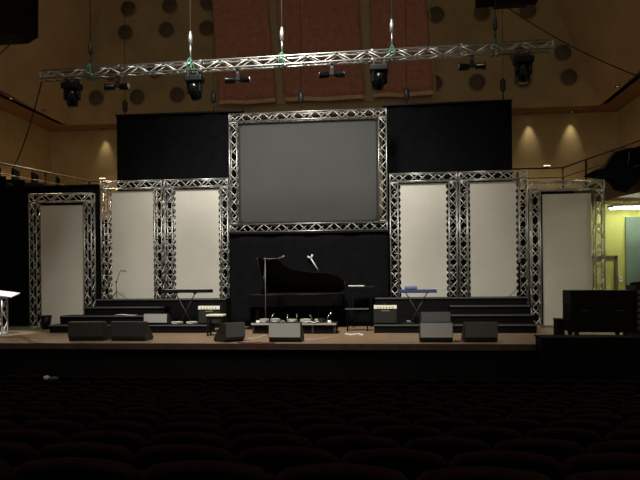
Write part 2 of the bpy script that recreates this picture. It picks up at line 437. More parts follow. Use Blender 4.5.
def truss(name, a, b, w, upv, parent, **k):
    ch, lc = truss_mb(a, b, w, upv, **k)
    o = ch.build(name, K['alu'], parent); lc.build('lacing', K['lacing'], o)
    return o

TW = .27
def flat(x0, x1, Y, H, label, tied, rz=0):
    W = x1-x0
    o = thing('stage_flat', label, 'backdrop', ((x0+x1)/2, Y, 0), rz, 'white cloth panels in truss frames')
    for s in (-1, 1):
        x = s*(W/2-TW/2)
        MB().box((x, 0, .006), (TW, TW, .012)).build('base_plate', K['greenp'] if tied is None and s < 0 else K['steel'], o)
        truss('post', (x, 0, .012), (x, 0, H-TW), TW, (0, 1, 0), o)
    truss('top_beam', (-W/2, 0, H-TW/2), (W/2, 0, H-TW/2), TW, (0, 0, 1), o)
    hw = W/2-TW-.03; zt_, zb = H-TW-.05, .06
    if tied:
        # cloth pulled to the posts by ties: scalloped edge
        hw += .03
        n = int((zt_-zb)/.19); pts = []
        def edge(sgn, rev):
            L = []
            for k in range(n*4+1):
                t = k/(n*4); L.append((sgn*(hw-.07*abs(math.sin(t*n*PI))**.8), zb+(zt_-zb)*t))
            return L[::-1] if rev else L
        right, left = edge(1, False), edge(-1, False)
        mb = MB(); nn = len(right)
        vs = []
        for (rx, z), (lx, _) in zip(right, left): vs += [(lx, -.012, z), (rx, -.012, z), (lx, .0, z), (rx, .0, z)]
        fs = []
        for k in range(nn-1):
            b = k*4; c = b+4
            fs += [(b, b+1, c+1, c), (b+3, b+2, c+2, c+3), (b+1, b+3, c+3, c+1), (b+2, b, c, c+2)]
        fs += [(0, 2, 3, 1), ((nn-1)*4, (nn-1)*4+1, (nn-1)*4+3, (nn-1)*4+2)]
        mb.add(vs, fs); mb.build('cloth', K['cloth'], o)
        for k in range(n+1):
            z = zb+(zt_-zb)*k/n
            for q in (-1, 1):
                MB().tube((q*(hw-.01), -.01, z), (q*(W/2-TW/2), -.08, z+random.uniform(-.05, .05)), .009, 5).build('elastic_tie', K['tie'], o)
    else:
        hw -= .035; zt_ -= .04
        MB().box((0, 0, (zt_+zb)/2), (hw*2, .015, zt_-zb)).build('cloth', K['cloth'], o)
    return o
HP, HO = 4.6, 4.13
flat(-8.64, -6.60, 18.2, HO, 'leftmost white cloth panel in aluminium truss frame, lower than its neighbour', None)
flat(-6.71, -4.68, 19.0, HP, 'second white cloth panel from left, behind a small microphone stand', True)
flat(-4.61, -2.56, 19.0, HP, 'white cloth panel directly left of the big grey screen', True)
flat(2.42, 4.44, 19.0, HP, 'white cloth panel directly right of the big grey screen', True)
flat(4.48, 6.48, 19.0, HP, 'second white cloth panel from right, above the right risers', True)
flat(6.38, 8.38, 18.2, HO, 'rightmost white cloth panel in truss frame, lower and beside the yellow room', False)

# the big screen
o = thing('projection_screen', 'big grey projection screen in a square truss frame at centre stage', 'screen', (-.07, 18.9, 0))
sx0, sx1, sz0, sz1 = -2.43, 2.43, 2.88, 6.56
for s, x in ((-1, sx0+TW/2), (1, sx1-TW/2)):
    MB().box((x, 0, .006), (TW, TW, .012)).build('base_plate', K['matblack'], o)
    MB().box((x, .0, (sz0-.02)/2+.006), (.12, .12, sz0-.02)).build('support_leg', K['matblack'], o)
    truss('post', (x, 0, sz0+TW), (x, 0, sz1-TW), TW, (0, 1, 0), o)
for z in (sz0+TW/2, sz1-TW/2): truss('beam', (sx0, 0, z), (sx1, 0, z), TW, (0, 0, 1), o)
def rrect(hw, hh, r, n=8):
    P = []
    for cx, cy, a0 in ((hw-r, hh-r, 0), (-hw+r, hh-r, 90), (-hw+r, -hh+r, 180), (hw-r, -hh+r, 270)):
        for k in range(n+1):
            a = math.radians(a0+90*k/n); P.append((cx+r*math.cos(a), cy+r*math.sin(a)))
    return P
iw, ih, cz = (sx1-sx0)/2-TW, (sz1-sz0)/2-TW, (sz0+sz1)/2
T3 = Matrix.Translation((0, .02, cz)) @ TD
MB().prism(rrect(iw-.07, ih-.06, .13), -.012, .012, T3).build('screen_surface', K['screen'], o)
ring = MB(); P1, P2 = rrect(iw-.07, ih-.06, .13), rrect(iw, ih, .01); n = len(P1)
vs = [T3 @ Vector((x, y, .014)) for x, y in P1] + [T3 @ Vector((x, y, .014)) for x, y in P2] + [T3 @ Vector((x, y, -.014)) for x, y in P1] + [T3 @ Vector((x, y, -.014)) for x, y in P2]
fs = []
for i in range(n):
    j = (i+1) % n; fs += [(i, j, n+j, n+i), (2*n+j, 2*n+i, 3*n+i, 3*n+j), (i, 2*n+i, 2*n+j, j), (n+j, 3*n+j, 3*n+i, n+i)]
ring.add(vs, fs).build('black_masking', K['masking'], o)

# small dark hoists that carry the backdrop
for i, (px, py, w) in enumerate(((125, 107, 'above the left end of the left black backdrop'), (213.5, 98, 'above the right end of the left black backdrop'),
                             (301, 98, 'above the top middle of the big grey screen'), (406.5, 95, 'above the left end of the right black backdrop'), (503, 86, 'above the right end of the right black backdrop'))):
    p = at(px, py, YB)
    o = thing('backdrop_hoist', 'small dark chain hoist '+w, 'hoist', (p.x, p.y, zt))
    h = max(.15, p.z-zt)
    MB().tube((0, 0, 0), (0, 0, h), .022, 6).build('hook', K['dsteel'], o)
    MB().lathe([(.03, h-.18), (.085, h-.12), (.09, h+.14), (.04, h+.22)], 10).build('motor', K['dsteel'], o)
    MB().tube((0, 0, h+.2), (0, 0, 15.2-zt), .009, 5).build('chain', K['dsteel'], o)

# ------------------------------------------------------------------ front lighting truss
YT = 15.; TZ = 6.74; TSL = .0125
def TZX(x): return TZ+TSL*(x+.08)
TX0, TX1, TS = -6.38, 6.22, .25
o = thing('lighting_truss', 'long aluminium lighting truss hanging over the stage front', 'truss', ((TX0+TX1)/2, YT, TZ))
o.rotation_euler = (0, -TSL, 0)
h = (TX1-TX0)/2
truss('span', (-h, 0, 0), (h, 0, 0), TS, (0, 0, 1), o, r=.024, rb=.014, step=.36, inv=(1, 2))
for k in range(1, 6):
    x = -h+2*h*k/6
    MB().box((x, 0, -TS/2+.022), (.05, TS, .05)).build('joint_plate', K['steel'], o); MB().box((x, 0, TS/2-.022), (.05, TS, .05)).build('joint_plate', K['steel'], o)

for px, top, w, bright in ((90.5, 48, 'leftmost hoist on the lighting truss, dark with a green sling', 0), (190.5, 38, 'pale chain hoist with green sling, second from left on the lighting truss', 1),
                   (282, 34, 'pale chain hoist in the middle of the lighting truss', 1), (392, 26, 'pale chain hoist above right part of the lighting truss', 1),
                   (495.5, 24, 'rightmost hoist on the lighting truss, dark with a green sling', 0)):
    x = ax(px, YT, 55); zz = az(top, YT, px)
    o = thing('chain_hoist', w, 'hoist', (x, YT, TZX(x)+TS/2))
    b = zz-TZX(x)-TS/2
    m = K['steel'] if bright else K['dsteel']
    MB().lathe([(.02, b-.16), (.052, b-.14), (.056, b+.06), (.035, b+.09), (.035, b+.15), (.015, b+.17)], 12).build('motor', m, o)
    MB().tube((0, 0, b+.16), (0, 0, 15.2-TZX(x)), .012, 6).build('chain', m, o)
    MB().tube((0, 0, .10), (0, 0, b-.13), .022, 6).build('hook_chain', m, o)
    mb = MB()
    for s in (-1, 1):
        mb.path([(0, 0, .11), (s*.03, -.10, .03), (s*.05, -.15, -TS*.5), (s*.055, -.1, -TS-.03), (s*.055, .1, -TS-.03), (s*.05, .15, -TS*.5), (0, 0, .11)], .017, 6)
    mb.build('round_sling', K['green'], o)

def moving_head(px, py, label, yaw, tilt):
    x = ax(px, YT, py); o = thing('moving_head', label, 'stage light', (x, YT, TZX(x)-TS/2))
    z = -.02
    for s in (-1, 1): MB().box((s*.12, 0, z-.05), (.04, .28, .12)).build('clamp', K['dsteel'], o)
    MB().box((0, 0, z-.17), (.44, .34, .15)).build('base', K['matblack'], o, bevel=.03)
    R = Matrix.Rotation(yaw, 4, 'Z')
    yk = MB(R); yk.box((0, 0, z-.27), (.38, .14, .05))
    for s in (-1, 1): yk.box((s*.175, 0, z-.38), (.05, .12, .26))
    yk.build('yoke', K['matblack'], o, bevel=.015)
    T4 = R @ Matrix.Translation((0, 0, z-.44)) @ Matrix.Rotation(tilt, 4, 'X')
    hd = MB().lathe([(.02, .2), (.10, .18), (.145, .08), (.15, -.05), (.135, -.17), (.125, -.22)], 18, T4).build('head', K['gloss'], o)
    MB().lathe([(.105, -.225), (.10, -.245), (.05, -.26), (.0, -.262)], 18, T4).build('lens', K['lens'], hd)
moving_head(72, 88, 'leftmost moving-head spotlight, near the left truss end', .3, .35)
moving_head(194.5, 82, 'second moving-head spotlight from left, below the second hoist', -.3, .5)
moving_head(379, 72, 'third moving-head spotlight from left, below the right part of truss', .5, .55)
moving_head(523.5, 68, 'rightmost moving-head spotlight, near the right truss end', -.2, .3)

def par_pair(px, py, label):
    x = ax(px, YT, py); o = thing('twin_floodlight', label, 'stage light', (x, YT, TZX(x)-TS/2))
    MB().box((0, 0, -.06), (.07, .1, .12)).build('clamp', K['dsteel'], o)
    MB().box((0, 0, -.2), (.10, .08, .16)).build('bracket', K['matblack'], o, bevel=.01)
    MB().box((0, .02, -.235), (.62, .05, .05)).build('crossbar', K['dsteel'], o)
    for s in (-1, 1):
        T4 = Matrix.Translation((s*.19, -.02, -.27)) @ Matrix.Rotation(s*PI/2, 4, 'Y') @ Matrix.Rotation(.06, 4, 'X')
        c = MB().lathe([(.05, -.13), (.075, -.10), (.085, .10), (.095, .12)], 14, T4).build('can', K['gloss'], o)
        MB().lathe([(.08, .121), (.05, .128), (0, .13)], 14, T4).build('lens', K['lens'], c)
par_pair(117.5, 88, 'leftmost twin floodlight, below the truss left of second moving head')
par_pair(238, 79, 'twin floodlight below truss in front of the left burgundy banner')
par_pair(332, 73, 'twin floodlight below truss in front of the middle burgundy banner')
par_pair(472, 68, 'rightmost twin floodlight, below the truss beside the rightmost moving head')

# loose cables
def cable(name, label, pts, r, m=None, cat='cable'):
    b = Vector(pts[0]); o = MB().path([Vector(p)-b for p in pts], r, 6).build(name, m or K['cable'], loc=b)
    return tag(o, label, cat)
def curve3(p, q, sag, n=14):
    p, q = Vector(p), Vector(q); return [p.lerp(q, i/n)-Vector((0, 0, sag*4*(i/n)*(1-i/n))) for i in range(n+1)]
cable('hanging_cable', 'dark cable drooping from left truss end to the left gallery', curve3((TX0, YT, TZX(TX0)-.15), at(12, 170, 19), .25), .018)
cable('hanging_cable', 'thin dark cable running from the top right box down to the right side wall', curve3(at(508, 8, 19.5), at(640, 77, 18.5), .15), .017)
cable('hanging_cable', 'thin cable below the black loudspeaker at top left', curve3(at(-4, 57, 14.0), at(13, 41, 14.), .02), .014)

# flown loudspeaker at top left, dark box at top right
p = at(15, 41, 14.)
o = thing('flown_loudspeaker', 'large black loudspeaker hanging at the top left corner', 'loudspeaker', (at(-5.5, 20, 14).x, 14.2, p.z+.13))
MB().prism([(-1.0, 0), (.52, 0), (.79, .14), (.81, 1.12), (-1.0, 1.22)], -.35, .35, Matrix(((1, 0, 0, 0), (0, 0, 1, 0), (0, 1, 0, 0), (0, 0, 0, 1)))).build('cabinet', K['case'], o, bevel=.02)
MB().box((-.35, -.36, .62), (1.2, .03, 1.0)).build('front_grille', K['matblack'], o)
for x in (-.6, .5): MB().tube((x, 0, 1.12), (x, 0, 6), .012, 6).build('chain', K['dsteel'], o)
p = at(507, 4.5, 19.5)
o = thing('flown_light_box', 'dark flat equipment box hanging at the top edge, right of centre', 'stage light', p)
MB().box((0, 0, .28), (1.85, .5, .5)).build('housing', K['case'], o, bevel=.05)
MB().box((.1, 0, .0), (1.0, .36, .12)).build('lamp_tray', K['matblack'], o, bevel=.03)
for x in (-.6, .6): MB().tube((x, 0, .5), (x, 0, 4.5), .012, 6).build('wire', K['dsteel'], o)

# black draped bulk on the right gallery rail
poly = [(584, 176), (595, 170), (604, 166), (610, 157), (615, 151), (624, 148), (634, 147), (646, 143), (662, 142), (668, 160), (658, 172), (648, 178), (640, 181), (634, 186), (626, 192.5), (618, 190), (610, 182), (604, 178.5), (595, 178)]
Yd = 18.6
cpt = at(626, 168, Yd); P = [at(x, y, Yd)-cpt for x, y in poly]
o = thing('draped_equipment', 'bulky black cloth-covered equipment slung on the right gallery rail', 'equipment', cpt)
mb = MB(); n = len(P); rings = []
for (s, dy) in ((.25, -.46), (.62, -.40), (.88, -.22), (1, .0), (.97, .25), (.8, .42), (.4, .5)):
    rings.append([(p.x*s+.03*math.sin(i*2.3+dy*9), dy+.03*math.sin(i*3.1), p.z*s+.02*math.sin(i*1.7+dy*11)) for i, p in enumerate(P)])
vs = [v for r in rings for v in r]; fs = []
for k in range(len(rings)-1):
    for i in range(n): fs.append((k*n+i, k*n+(i+1) % n, (k+1)*n+(i+1) % n, (k+1)*n+i))
fs += [tuple(range(n)), tuple((len(rings)-1)*n+i for i in range(n))[::-1]]
mb.add(vs, fs, True); mb.build('black_cover', K['black'], o)
MB().tube(at(623, 155, Yd)-cpt+Vector((0, -.47, 0)), at(622, 166, Yd)-cpt+Vector((0, -.47, 0)), .014, 6).build('strap', K['stepedge'], o)
MB().tube(at(624, 171, Yd)-cpt+Vector((0, -.46, 0)), at(636, 167, Yd)-cpt+Vector((0, -.46, 0)), .012, 6).build('strap', K['stepedge'], o)

# ------------------------------------------------------------------ stepped risers left and right
def riser(x0, x1, y0, y1, z, zb, label):
    o = thing('stage_riser', label, 'riser', ((x0+x1)/2, y0, 0))
    W, D = x1-x0, y1-y0
    MB().box((0, D/2, z-.03), (W, D, .06)).build('platform_top', K['stepm'], o)
    MB().box((0, .014, z-.014), (W+.004, .034, .03)).build('edge_strip', K['stepedge'], o)
    MB().box((0, .035, (z-.06)/2), (W, .03, z-.06)).build('front_skirt', K['stepm'], o)
    for s in (-1, 1): MB().box((s*(W/2-.015), D/2+.02, (z-.06)/2), (.03, D-.06, z-.06)).build('side_skirt', K['stepm'], o)
names = ['lowest', 'second', 'third', 'topmost']
TY = [16.3, 16.9, 17.5, 18.1]; TZs = [.22, .44, .66, .87]; TD_ = [16.89, 17.49, 18.09, 18.7]
for i, x0 in enumerate((-6.98, -7.0, -6.57, -6.5)):
    riser(x0, ax(164, TY[i]) if i in (1, 2) else -2.45, TY[i], TD_[i], TZs[i], 0, names[i]+' black riser step at left, below the left white panels')
for i, x1 in enumerate((6.10, 6.17, 6.2, 6.27)):
    riser(ax(450, TY[i]) if i in (1, 2) else 1.98, x1, TY[i], TD_[i], TZs[i], 0, names[i]+' black riser step at right, below the right white panels')

# low platform in front of the piano
x0, x1 = ax(251, 16.0), ax(336, 16.0)
o = thing('low_platform', 'low black platform littered with cables in front of the piano', 'platform', ((x0+x1)/2, 16.0, 0))
W = x1-x0
MB().box((0, .42, .26), (W, .84, .05)).build('platform_top', K['stepm'], o); MB().box((0, .012, .262), (W+.004, .03, .05)).build('edge_strip', K['grille'], o)
for x in (-W/2+.05, -.5, .5, W/2-.05): MB().box((x, .06, .12), (.05, .05, .235)).build('leg', K['dsteel'], o); MB().box((x, .78, .12), (.05, .05, .235)).build('leg', K['dsteel'], o)
MB().box((0, .08, .125), (W-.1, .02, .21)).build('front_skirt', K['stepm'], o)
PZ = .285

# ------------------------------------------------------------------ grand piano
PXo = ax(241.5, 17.2); PYo = 17.8
o = thing('grand_piano', 'black concert grand piano with its lid raised, at centre stage', 'piano', (PXo, PYo, 0))
Lp = 2.85
def outline(x0):
    pts = [(x0, .76), (Lp-.30, .76), (Lp-.14, .73), (Lp-.04, .64), (Lp, .50), (Lp-.005, .34), (Lp-.06, .20), (Lp-.16, .09)]
    cur = [(2.5, -.01), (2.3, -.08), (2.1, -.115), (1.8, -.15), (1.6, -.18), (1.45, -.215), (1.3, -.28), (1.18, -.38), (1.1, -.50), (1.02, -.64), (.92, -.74), (.8, -.76), (x0, -.76)]
    return pts + cur
OUT = outline(.0)[::-1]
MB().prism(outline(.22), .66, 1.0).build('case', K['gloss'], o, bevel=.012)
kb = MB(); kb.box((.12, 0, .665), (.36, 1.5, .07))
for s in (-1, 1): kb.box((.10, s*.705, .77), (.34, .09, .16))
kb.build('keybed', K['gloss'], o, bevel=.01)
kk = MB()
for i in range(52): kk.box((.06, -.645+i*.0253, .715), (.15, .0235, .022))
w = kk.build('white_keys', K['ivory'], o)
bk = MB()
for i in range(51):
    if i % 7 in (0, 2, 3, 5, 6): bk.box((.09, -.632+i*.0253, .735), (.095, .012, .022))
bk.build('black_keys', K['gloss'], o)
MB().box((.17, 0, .80), (.03, 1.32, .2)).build('fallboard', K['gloss'], o)
MB().prism(outline(.30), 1.0, 1.004, Matrix.Translation((0, 0, 0))).build('iron_plate', K['plate'], o)
RL = Matrix.Translation((0, .76, 1.03)) @ Matrix.Rotation(-math.radians(42), 4, 'X') @ Matrix.Translation((0, -.76, 0))
lid = MB().prism(outline(.42), 0, .025, RL).build('lid', K['gloss'], o, bevel=.004)
MB(RL).box((.412, -.55, .012), (.03, .36, .03)).build('lid_edge', K['mahog'], lid)
MB(RL).box((Lp+.002, .42, .012), (.02, .2, .03)).build('lid_edge', K['mahog'], lid)
RF = RL @ Matrix.Translation((.42, 0, .03))
MB(RF).box((.2, 0, .012), (.40, 1.52, .022)).build('front_flap', K['gloss'], o)
pr_ = RL @ Vector((.62, -.60, 0))
MB().tube((.62, -.71, 1.0), pr_, .012, 8).build('lid_prop', K['gloss'], o)
MB().box((.52, 0, 1.10), (.02, .7, .22), Matrix.Rotation(.35, 3, 'Y')).build('music_desk', K['gloss'], o)
for x, y in ((.45, -.58), (.45, .58), (2.45, .36)):
    lg = MB().lathe([(.05, .07), (.055, .12), (.075, .45), (.085, .66)], 8, Matrix.Translation((x, y, 0))).build('leg', K['gloss'], o)
    MB().lathe([(.05, -.015), (.05, .015)], 12, Matrix.Translation((x, y, .05)) @ TD).build('castor', K['brass'], lg)
ly = MB()
for s in (-1, 1): ly.tube((.55, s*.09, .66), (.55, s*.05, .14), .016, 8)
ly.box((.53, 0, .11), (.14, .24, .06)); ly.build('pedal_lyre', K['gloss'], o)
for k in (-1, 0, 1): MB().box((.44, k*.06, .09), (.12, .025, .015)).build('pedal', K['brass'], o)

# ------------------------------------------------------------------ microphone stands
def mic(mb_h, mb_b, p, d):
    d = Vector(d).normalized(); p = Vector(p)
    mb_b.tube(p, p+d*.14, .012, 8, .016); mb_h.ell(p+d*.165, (.028, .028, .03), 10, 7)
def mic_stand(name, label, loc, h, boom, mdir, metal, base='tripod', rz=0, r=.012):
    o = thing(name, label, 'microphone stand', loc, rz)
    if base == 'tripod':
        for k in range(3):
            a = 2*PI*k/3+.5; MB().tube((0, 0, min(.28, h*.45)), (.3*math.cos(a), .3*math.sin(a), .01), .009, 6).build('leg', metal, o)
    else: MB().lathe([(.14, 0), (.14, .015), (.02, .03)], 16).build('base', metal, o)
    MB().tube((0, 0, .0 if base != 'tripod' else .05), (0, 0, h), r, 8).build('pole', metal, o)
    MB().ell((0, 0, h), (.03, .03, .035), 10, 7).build('boom_clutch', metal, o)
    b = Vector(boom); MB().tube(Vector((0, 0, h))-b*.15, Vector((0, 0, h))+b, r*.8, 8).build('boom', metal, o)
    mh, mm = MB(), MB(); mic(mh, mm, Vector((0, 0, h))+b, mdir)
    g = mm.build('microphone', metal, o); mh.build('mic_head', K['steel'], g)
    return o
mic_stand('microphone_stand', 'thin black boom microphone stand before the second white panel', (ax(116.5, 18.35), 18.35, .87), .53, (.14, 0, .34), (.5, 0, -.05), K['dsteel'])
mic_stand('microphone_stand', 'dark microphone stand at the right end of the topmost right riser', (ax(519.5, 18.3), 18.3, .87), .95, (.10, 0, .06), (.4, -.1, .25), K['black'], r=.022)
p = at(265.5, 300, 16.95)
hh = az(264, 16.95, 265)
mic_stand('microphone_stand', 'chrome microphone stand with level boom at the keyboard end of piano', (p.x, 16.95, 0), az(259, 16.95, 265), (.34, .1, .01), (.5, .1, .2), K['stepedge'], 'round')
# short bright microphone pair reaching over the lid from behind
pm = at(318, 270, 18.665)
o = thing('microphone_stand', 'bright forked microphone stand rising behind the piano lid', 'microphone stand', (pm.x, 18.665, 0))
MB().lathe([(.06, 0), (.06, .03), (.02, .04)], 16).build('base', K['dsteel'], o)
MB().tube((0, 0, .01), (0, 0, pm.z), .012, 8).build('pole', K['dsteel'], o)
a = at(311, 258.5, 18.665)-Vector((pm.x, 18.665, 0)); b = Vector((0, 0, pm.z))
MB().tube(b, a, .022, 8).build('boom', K['white'], o)
for q in ((307.5, 256.5), (312.5, 254.5)):
    e = at(*q, 18.665)-Vector((pm.x, 18.665, 0)); MB().tube(a, e, .026, 8, .032).build('microphone', K['white'], o)

# ------------------------------------------------------------------ stage monitors
def wedge(px0, px1, Y, z, h, label, m, rz=0, flip=False, bot=.1):
    x0, x1 = ax(px0, Y, 335), ax(px1, Y, 335); W = x1-x0
    o = thing('stage_monitor', label, 'loudspeaker', ((x0+x1)/2, Y, z), rz)
    Tm = Matrix(((0, 0, 1, 0), (1, 0, 0, 0), (0, 1, 0, 0), (0, 0, 0, 1)))       # profile (y,z) extruded along x
    s = h/.45
    body = [(.06, .0), (.46*s, 0), (.50*s, .06), (.16*s, h), (.03, h), (-.0, h*.97), (-.02, bot+.01), (.0, bot)]
    MB().prism(body, -W/2, W/2, Tm).build('cabinet', K['wedge'], o, bevel=.008)
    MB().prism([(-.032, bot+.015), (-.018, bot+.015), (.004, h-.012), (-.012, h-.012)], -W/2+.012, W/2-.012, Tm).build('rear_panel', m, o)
    MB().prism([(.49*s, .09), (.505*s, .09), (.19*s, h-.02), (.175*s, h-.02)], -W/2+.03, W/2-.03, Tm).build('front_grille', K['matblack'], o)
    for sx in (-1, 1): MB().box((sx*(W/2+.004), .13*s, h*.62), (.012, .14, .05)).build('side_handle', K['dsteel'], o)
    return o
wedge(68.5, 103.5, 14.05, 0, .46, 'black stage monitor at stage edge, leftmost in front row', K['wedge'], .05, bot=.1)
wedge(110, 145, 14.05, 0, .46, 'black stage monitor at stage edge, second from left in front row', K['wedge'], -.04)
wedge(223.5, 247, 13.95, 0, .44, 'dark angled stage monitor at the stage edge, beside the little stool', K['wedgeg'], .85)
wedge(268.5, 301, 13.9, 0, .44, 'brightly lit stage monitor at stage edge in front of the piano', K['grille'], -.03)
wedge(420, 453, 13.9, 0, .44, 'brightly lit stage monitor at stage edge, right of the piano', K['grille'], .0)
wedge(464.5, 498, 13.95, 0, .44, 'dimly lit stage monitor, rightmost in the front row', K['wedgeg'], .04)
wedge(143.5, 168, 16.42, .222, .30, 'small brightly lit stage monitor on the lowest left riser', K['grille'], -.08, bot=.04)
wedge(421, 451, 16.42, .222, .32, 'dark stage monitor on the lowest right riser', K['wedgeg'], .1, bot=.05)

# ------------------------------------------------------------------ amplifiers, stool, keyboards
def amp(px0, px1, label):
    Y = 16.48; x0, x1 = ax(px0, Y), ax(px1, Y); W = x1-x0; H = .50
    o = thing('guitar_amplifier', label, 'amplifier', ((x0+x1)/2, Y, .228))
    MB().box((0, .13, H/2), (W, .25, H)).build('cabinet', K['tolex'], o, bevel=.015)
    MB().box((0, -.002, .20), (W-.05, .02, .34)).build('grille_cloth', K['ampcloth'], o)
    MB().box((0, -.004, .445), (W-.02, .03, .095), Matrix.Rotation(-.25, 3, 'X')).build('control_panel', K['cream'], o)
    for k in range(6): MB().tube((-W/2+.1+k*.08, -.018, .44), (-W/2+.1+k*.08, -.04, .435), .012, 8).build('knob', K['matblack'], o)
    MB().path([(-.1, .13, H), (-.08, .13, H+.03), (.08, .13, H+.03), (.1, .13, H)], .012, 6).build('handle', K['matblack'], o)
    MB().box((0, -.012, .35), (.22, .012, .03)).build('badge', K['steel'], o)
    for sx in (-1, 1):
        for y in (.04, .22): MB().box((sx*(W/2-.05), y, -.0), (.04, .04, .012)).build('foot', K['matblack'], o)
    return o
amp(198, 220, 'guitar amplifier with cream control strip left of the piano')
amp(373.5, 397, 'guitar amplifier with bright cream control strip right of the piano')

x0, x1 = ax(207.5, 15.5), ax(224.5, 15.5)
o = thing('stool', 'small black stool with pale top beside the dark angled monitor', 'stool', ((x0+x1)/2, 15.5, 0))
W = x1-x0
MB().box((0, 0, .525), (W, .34, .05)).build('seat', K['cream'], o, bevel=.015)
MB().box((0, 0, .46), (W-.03, .30, .08)).build('apron', K['matblack'], o)
for s in (-1, 1):
    for t in (-1, 1): MB().box((s*(W/2-.04), t*.13, .21), (.04, .04, .42)).build('leg', K['matblack'], o)
MB().box((0, -.13, .15), (W-.1, .02, .03)).build('stretcher', K['matblack'], o)

def keyboard(px0, px1, py, Y, zb, label, m, sx0, sx1, group=None):
    x0, x1 = ax(px0, Y, py), ax(px1, Y, py); W = x1-x0; z = az(py, Y, (px0+px1)/2)-zb
    o = thing('electric_keyboard', label, 'keyboard', ((x0+x1)/2, Y, zb))
    MB().box((0, 0, z), (W, .32, .09)).build('body', m, o, bevel=.012)
    kk = MB(); n = int((W-.12)/.024)
    for i in range(n): kk.box((-W/2+.06+(i+.5)*.024, .07, z+.052), (.0215, .15, .016))
    kk.build('white_keys', K['ivory'], o)
    MB().box((0, -.09, z+.047), (W-.06, .10, .008)).build('control_panel', K['dsteel'], o)
    c = (sx0+sx1)/2
    a, b = ax(sx0, Y, py)-(x0+x1)/2, ax(sx1, Y, py)-(x0+x1)/2
    for t, (p, q) in enumerate(((a, b), (b, a))):
        mb = MB(); mb.tube((p, (t-.5)*.05, z-.055), (q, (t-.5)*.05, .02), .014, 8); mb.build('stand_leg', K['dsteel'], o)
    for xx in (a, b):
        MB().tube((xx, -.17, .018), (xx, .17, .018), .016, 8).build('stand_foot', K['dsteel'], o); MB().tube((xx, -.15, z-.06), (xx, .15, z-.06), .014, 8).build('stand_arm', K['dsteel'], o)
    return o
keyboard(162.5, 211.5, 291.2, 17.35, 0, 'long black electric keyboard on crossed stand at left, before the left inner panel', K['matblack'], 176, 195)
keyboard(399.5, 436.5, 291.2, 17.35, 0, 'blue electric keyboard on a crossed stand at right, before right inner panel', K['blue'], 406, 427)
o = thing('laptop', 'flat blue-grey computer lying on the blue electric keyboard', 'laptop', (ax(411, 17.31, 288), 17.31, az(291.2, 17.35, 418)+.061))
MB().box((0, 0, .012), (.34, .22, .024)).build('base', K['blue'], o, bevel=.005)
MB().box((0, .11, .045), (.34, .012, .07), Matrix.Rotation(-.6, 3, 'X')).build('screen_lid', K['blue'], o)
o = thing('sheet_music', 'white sheet resting off the right end of the blue electric keyboard', 'paper', (ax(441, 17.35, 290), 17.35, az(291.2, 17.35, 418)+.061))
MB().grid(lambda u, v: (-.24+.52*u, -.1+.2*v, .008+.03*u*u*0+.012*math.sin(u*3)), 12, 3, (0, 0, .006)).build('paper', K['white'], o)
# small keyboard with white edge behind the piano tail
Yk = 18.3; xk0, xk1 = ax(349, Yk), ax(375, Yk); zk = az(287.5, Yk, 350)
o = thing('synthesizer', 'dark synthesizer with white left end behind the piano tail', 'keyboard', ((xk0+xk1)/2, Yk, 0))
Wk = xk1-xk0
MB().box((0, 0, zk), (Wk, .28, .08)).build('body', K['matblack'], o, bevel=.01)
MB().box((-Wk/2+.22, -.05, zk+.05), (.46, .20, .03)).build('white_panel', K['white'], o)
for s in (-1, 1):
    for y in (-.1, .1): MB().tube((s*(Wk/2-.12), y, 0), (s*(Wk/2-.12), y, zk-.04), .014, 8).build('stand_leg', K['black'], o)
Yk = 17.0; xk0, xk1 = ax(345.5, Yk), ax(369.0, Yk); zk = az(308.6, Yk, 357)
o = thing('side_table', 'small black side table with bright front edge right of piano tail', 'table', ((xk0+xk1)/2, Yk, 0))
Wk = xk1-xk0
MB().box((0, 0, zk), (Wk, .36, .03)).build('tabletop', K['matblack'], o); MB().box((0, -.185, zk), (Wk, .012, .022)).build('edge_strip', K['steel'], o)
for s in (-1, 1):
    for y in (-.13, .13): MB().tube((s*(Wk/2-.05), y, 0), (s*(Wk/2-.05), y, zk-.015), .013, 8).build('leg', K['black'], o)
# organ-like dark console left of the piano keyboard
Yk = 18.3; xk0, xk1 = ax(231, Yk), ax(243, Yk)

# ------------------------------------------------------------------ clutter on the low platform
def on_plat(px): return ax(px, 16.3, 318)
def pedal(px, y, rz, label, m, s=1):
    o = thing('effects_pedal', label, 'pedal', (on_plat(px), y, PZ), rz)
    MB().prism([(-.07*s, 0), (.07*s, 0), (.07*s, .06), (-.07*s, .03)], -.045, .045, Matrix(((0, 0, 1, 0), (1, 0, 0, 0), (0, 1, 0, 0), (0, 0, 0, 1)))).build('housing', m, o, bevel=.004)
    for k in (-.02, .02): MB().lathe([(.01, .05), (.01, .075)], 8, Matrix.Translation((k, .03, 0))).build('knob', K['chrome'], o)
pedal(259, 16.15, .2, 'small pale pedal at left end of the low platform', K['white'])
pedal(283, 16.12, -.3, 'small chrome-topped pedal on the low platform, below piano keyboard end', K['steel'])
pedal(330, 16.12, .1, 'small pale pedal at right end of the low platform', K['cream'])
def coil(px, y, R, label, m, z=PZ, k=4):
    p = (on_plat(px), y, z); pts = []
    for i in range(k*14+1):
        a = 2*PI*i/14; pts.append(((R+.015*math.sin(i*.9))*math.cos(a), (R+.015*math.cos(i*.7))*math.sin(a), .012+.022*(i/14)+.008*math.sin(i)))
    tag(MB().path(pts, .010, 5).build('cable_coil', m, loc=p), label, 'cable')
coil(265, 16.2, .11, 'pale coiled cable at the left on the low platform', K['pale'])
coil(306, 16.2, .13, 'pale coiled cable in the middle of low platform', K['pale'])
coil(322, 16.25, .09, 'black coiled cable at the right on the low platform', K['cable'])
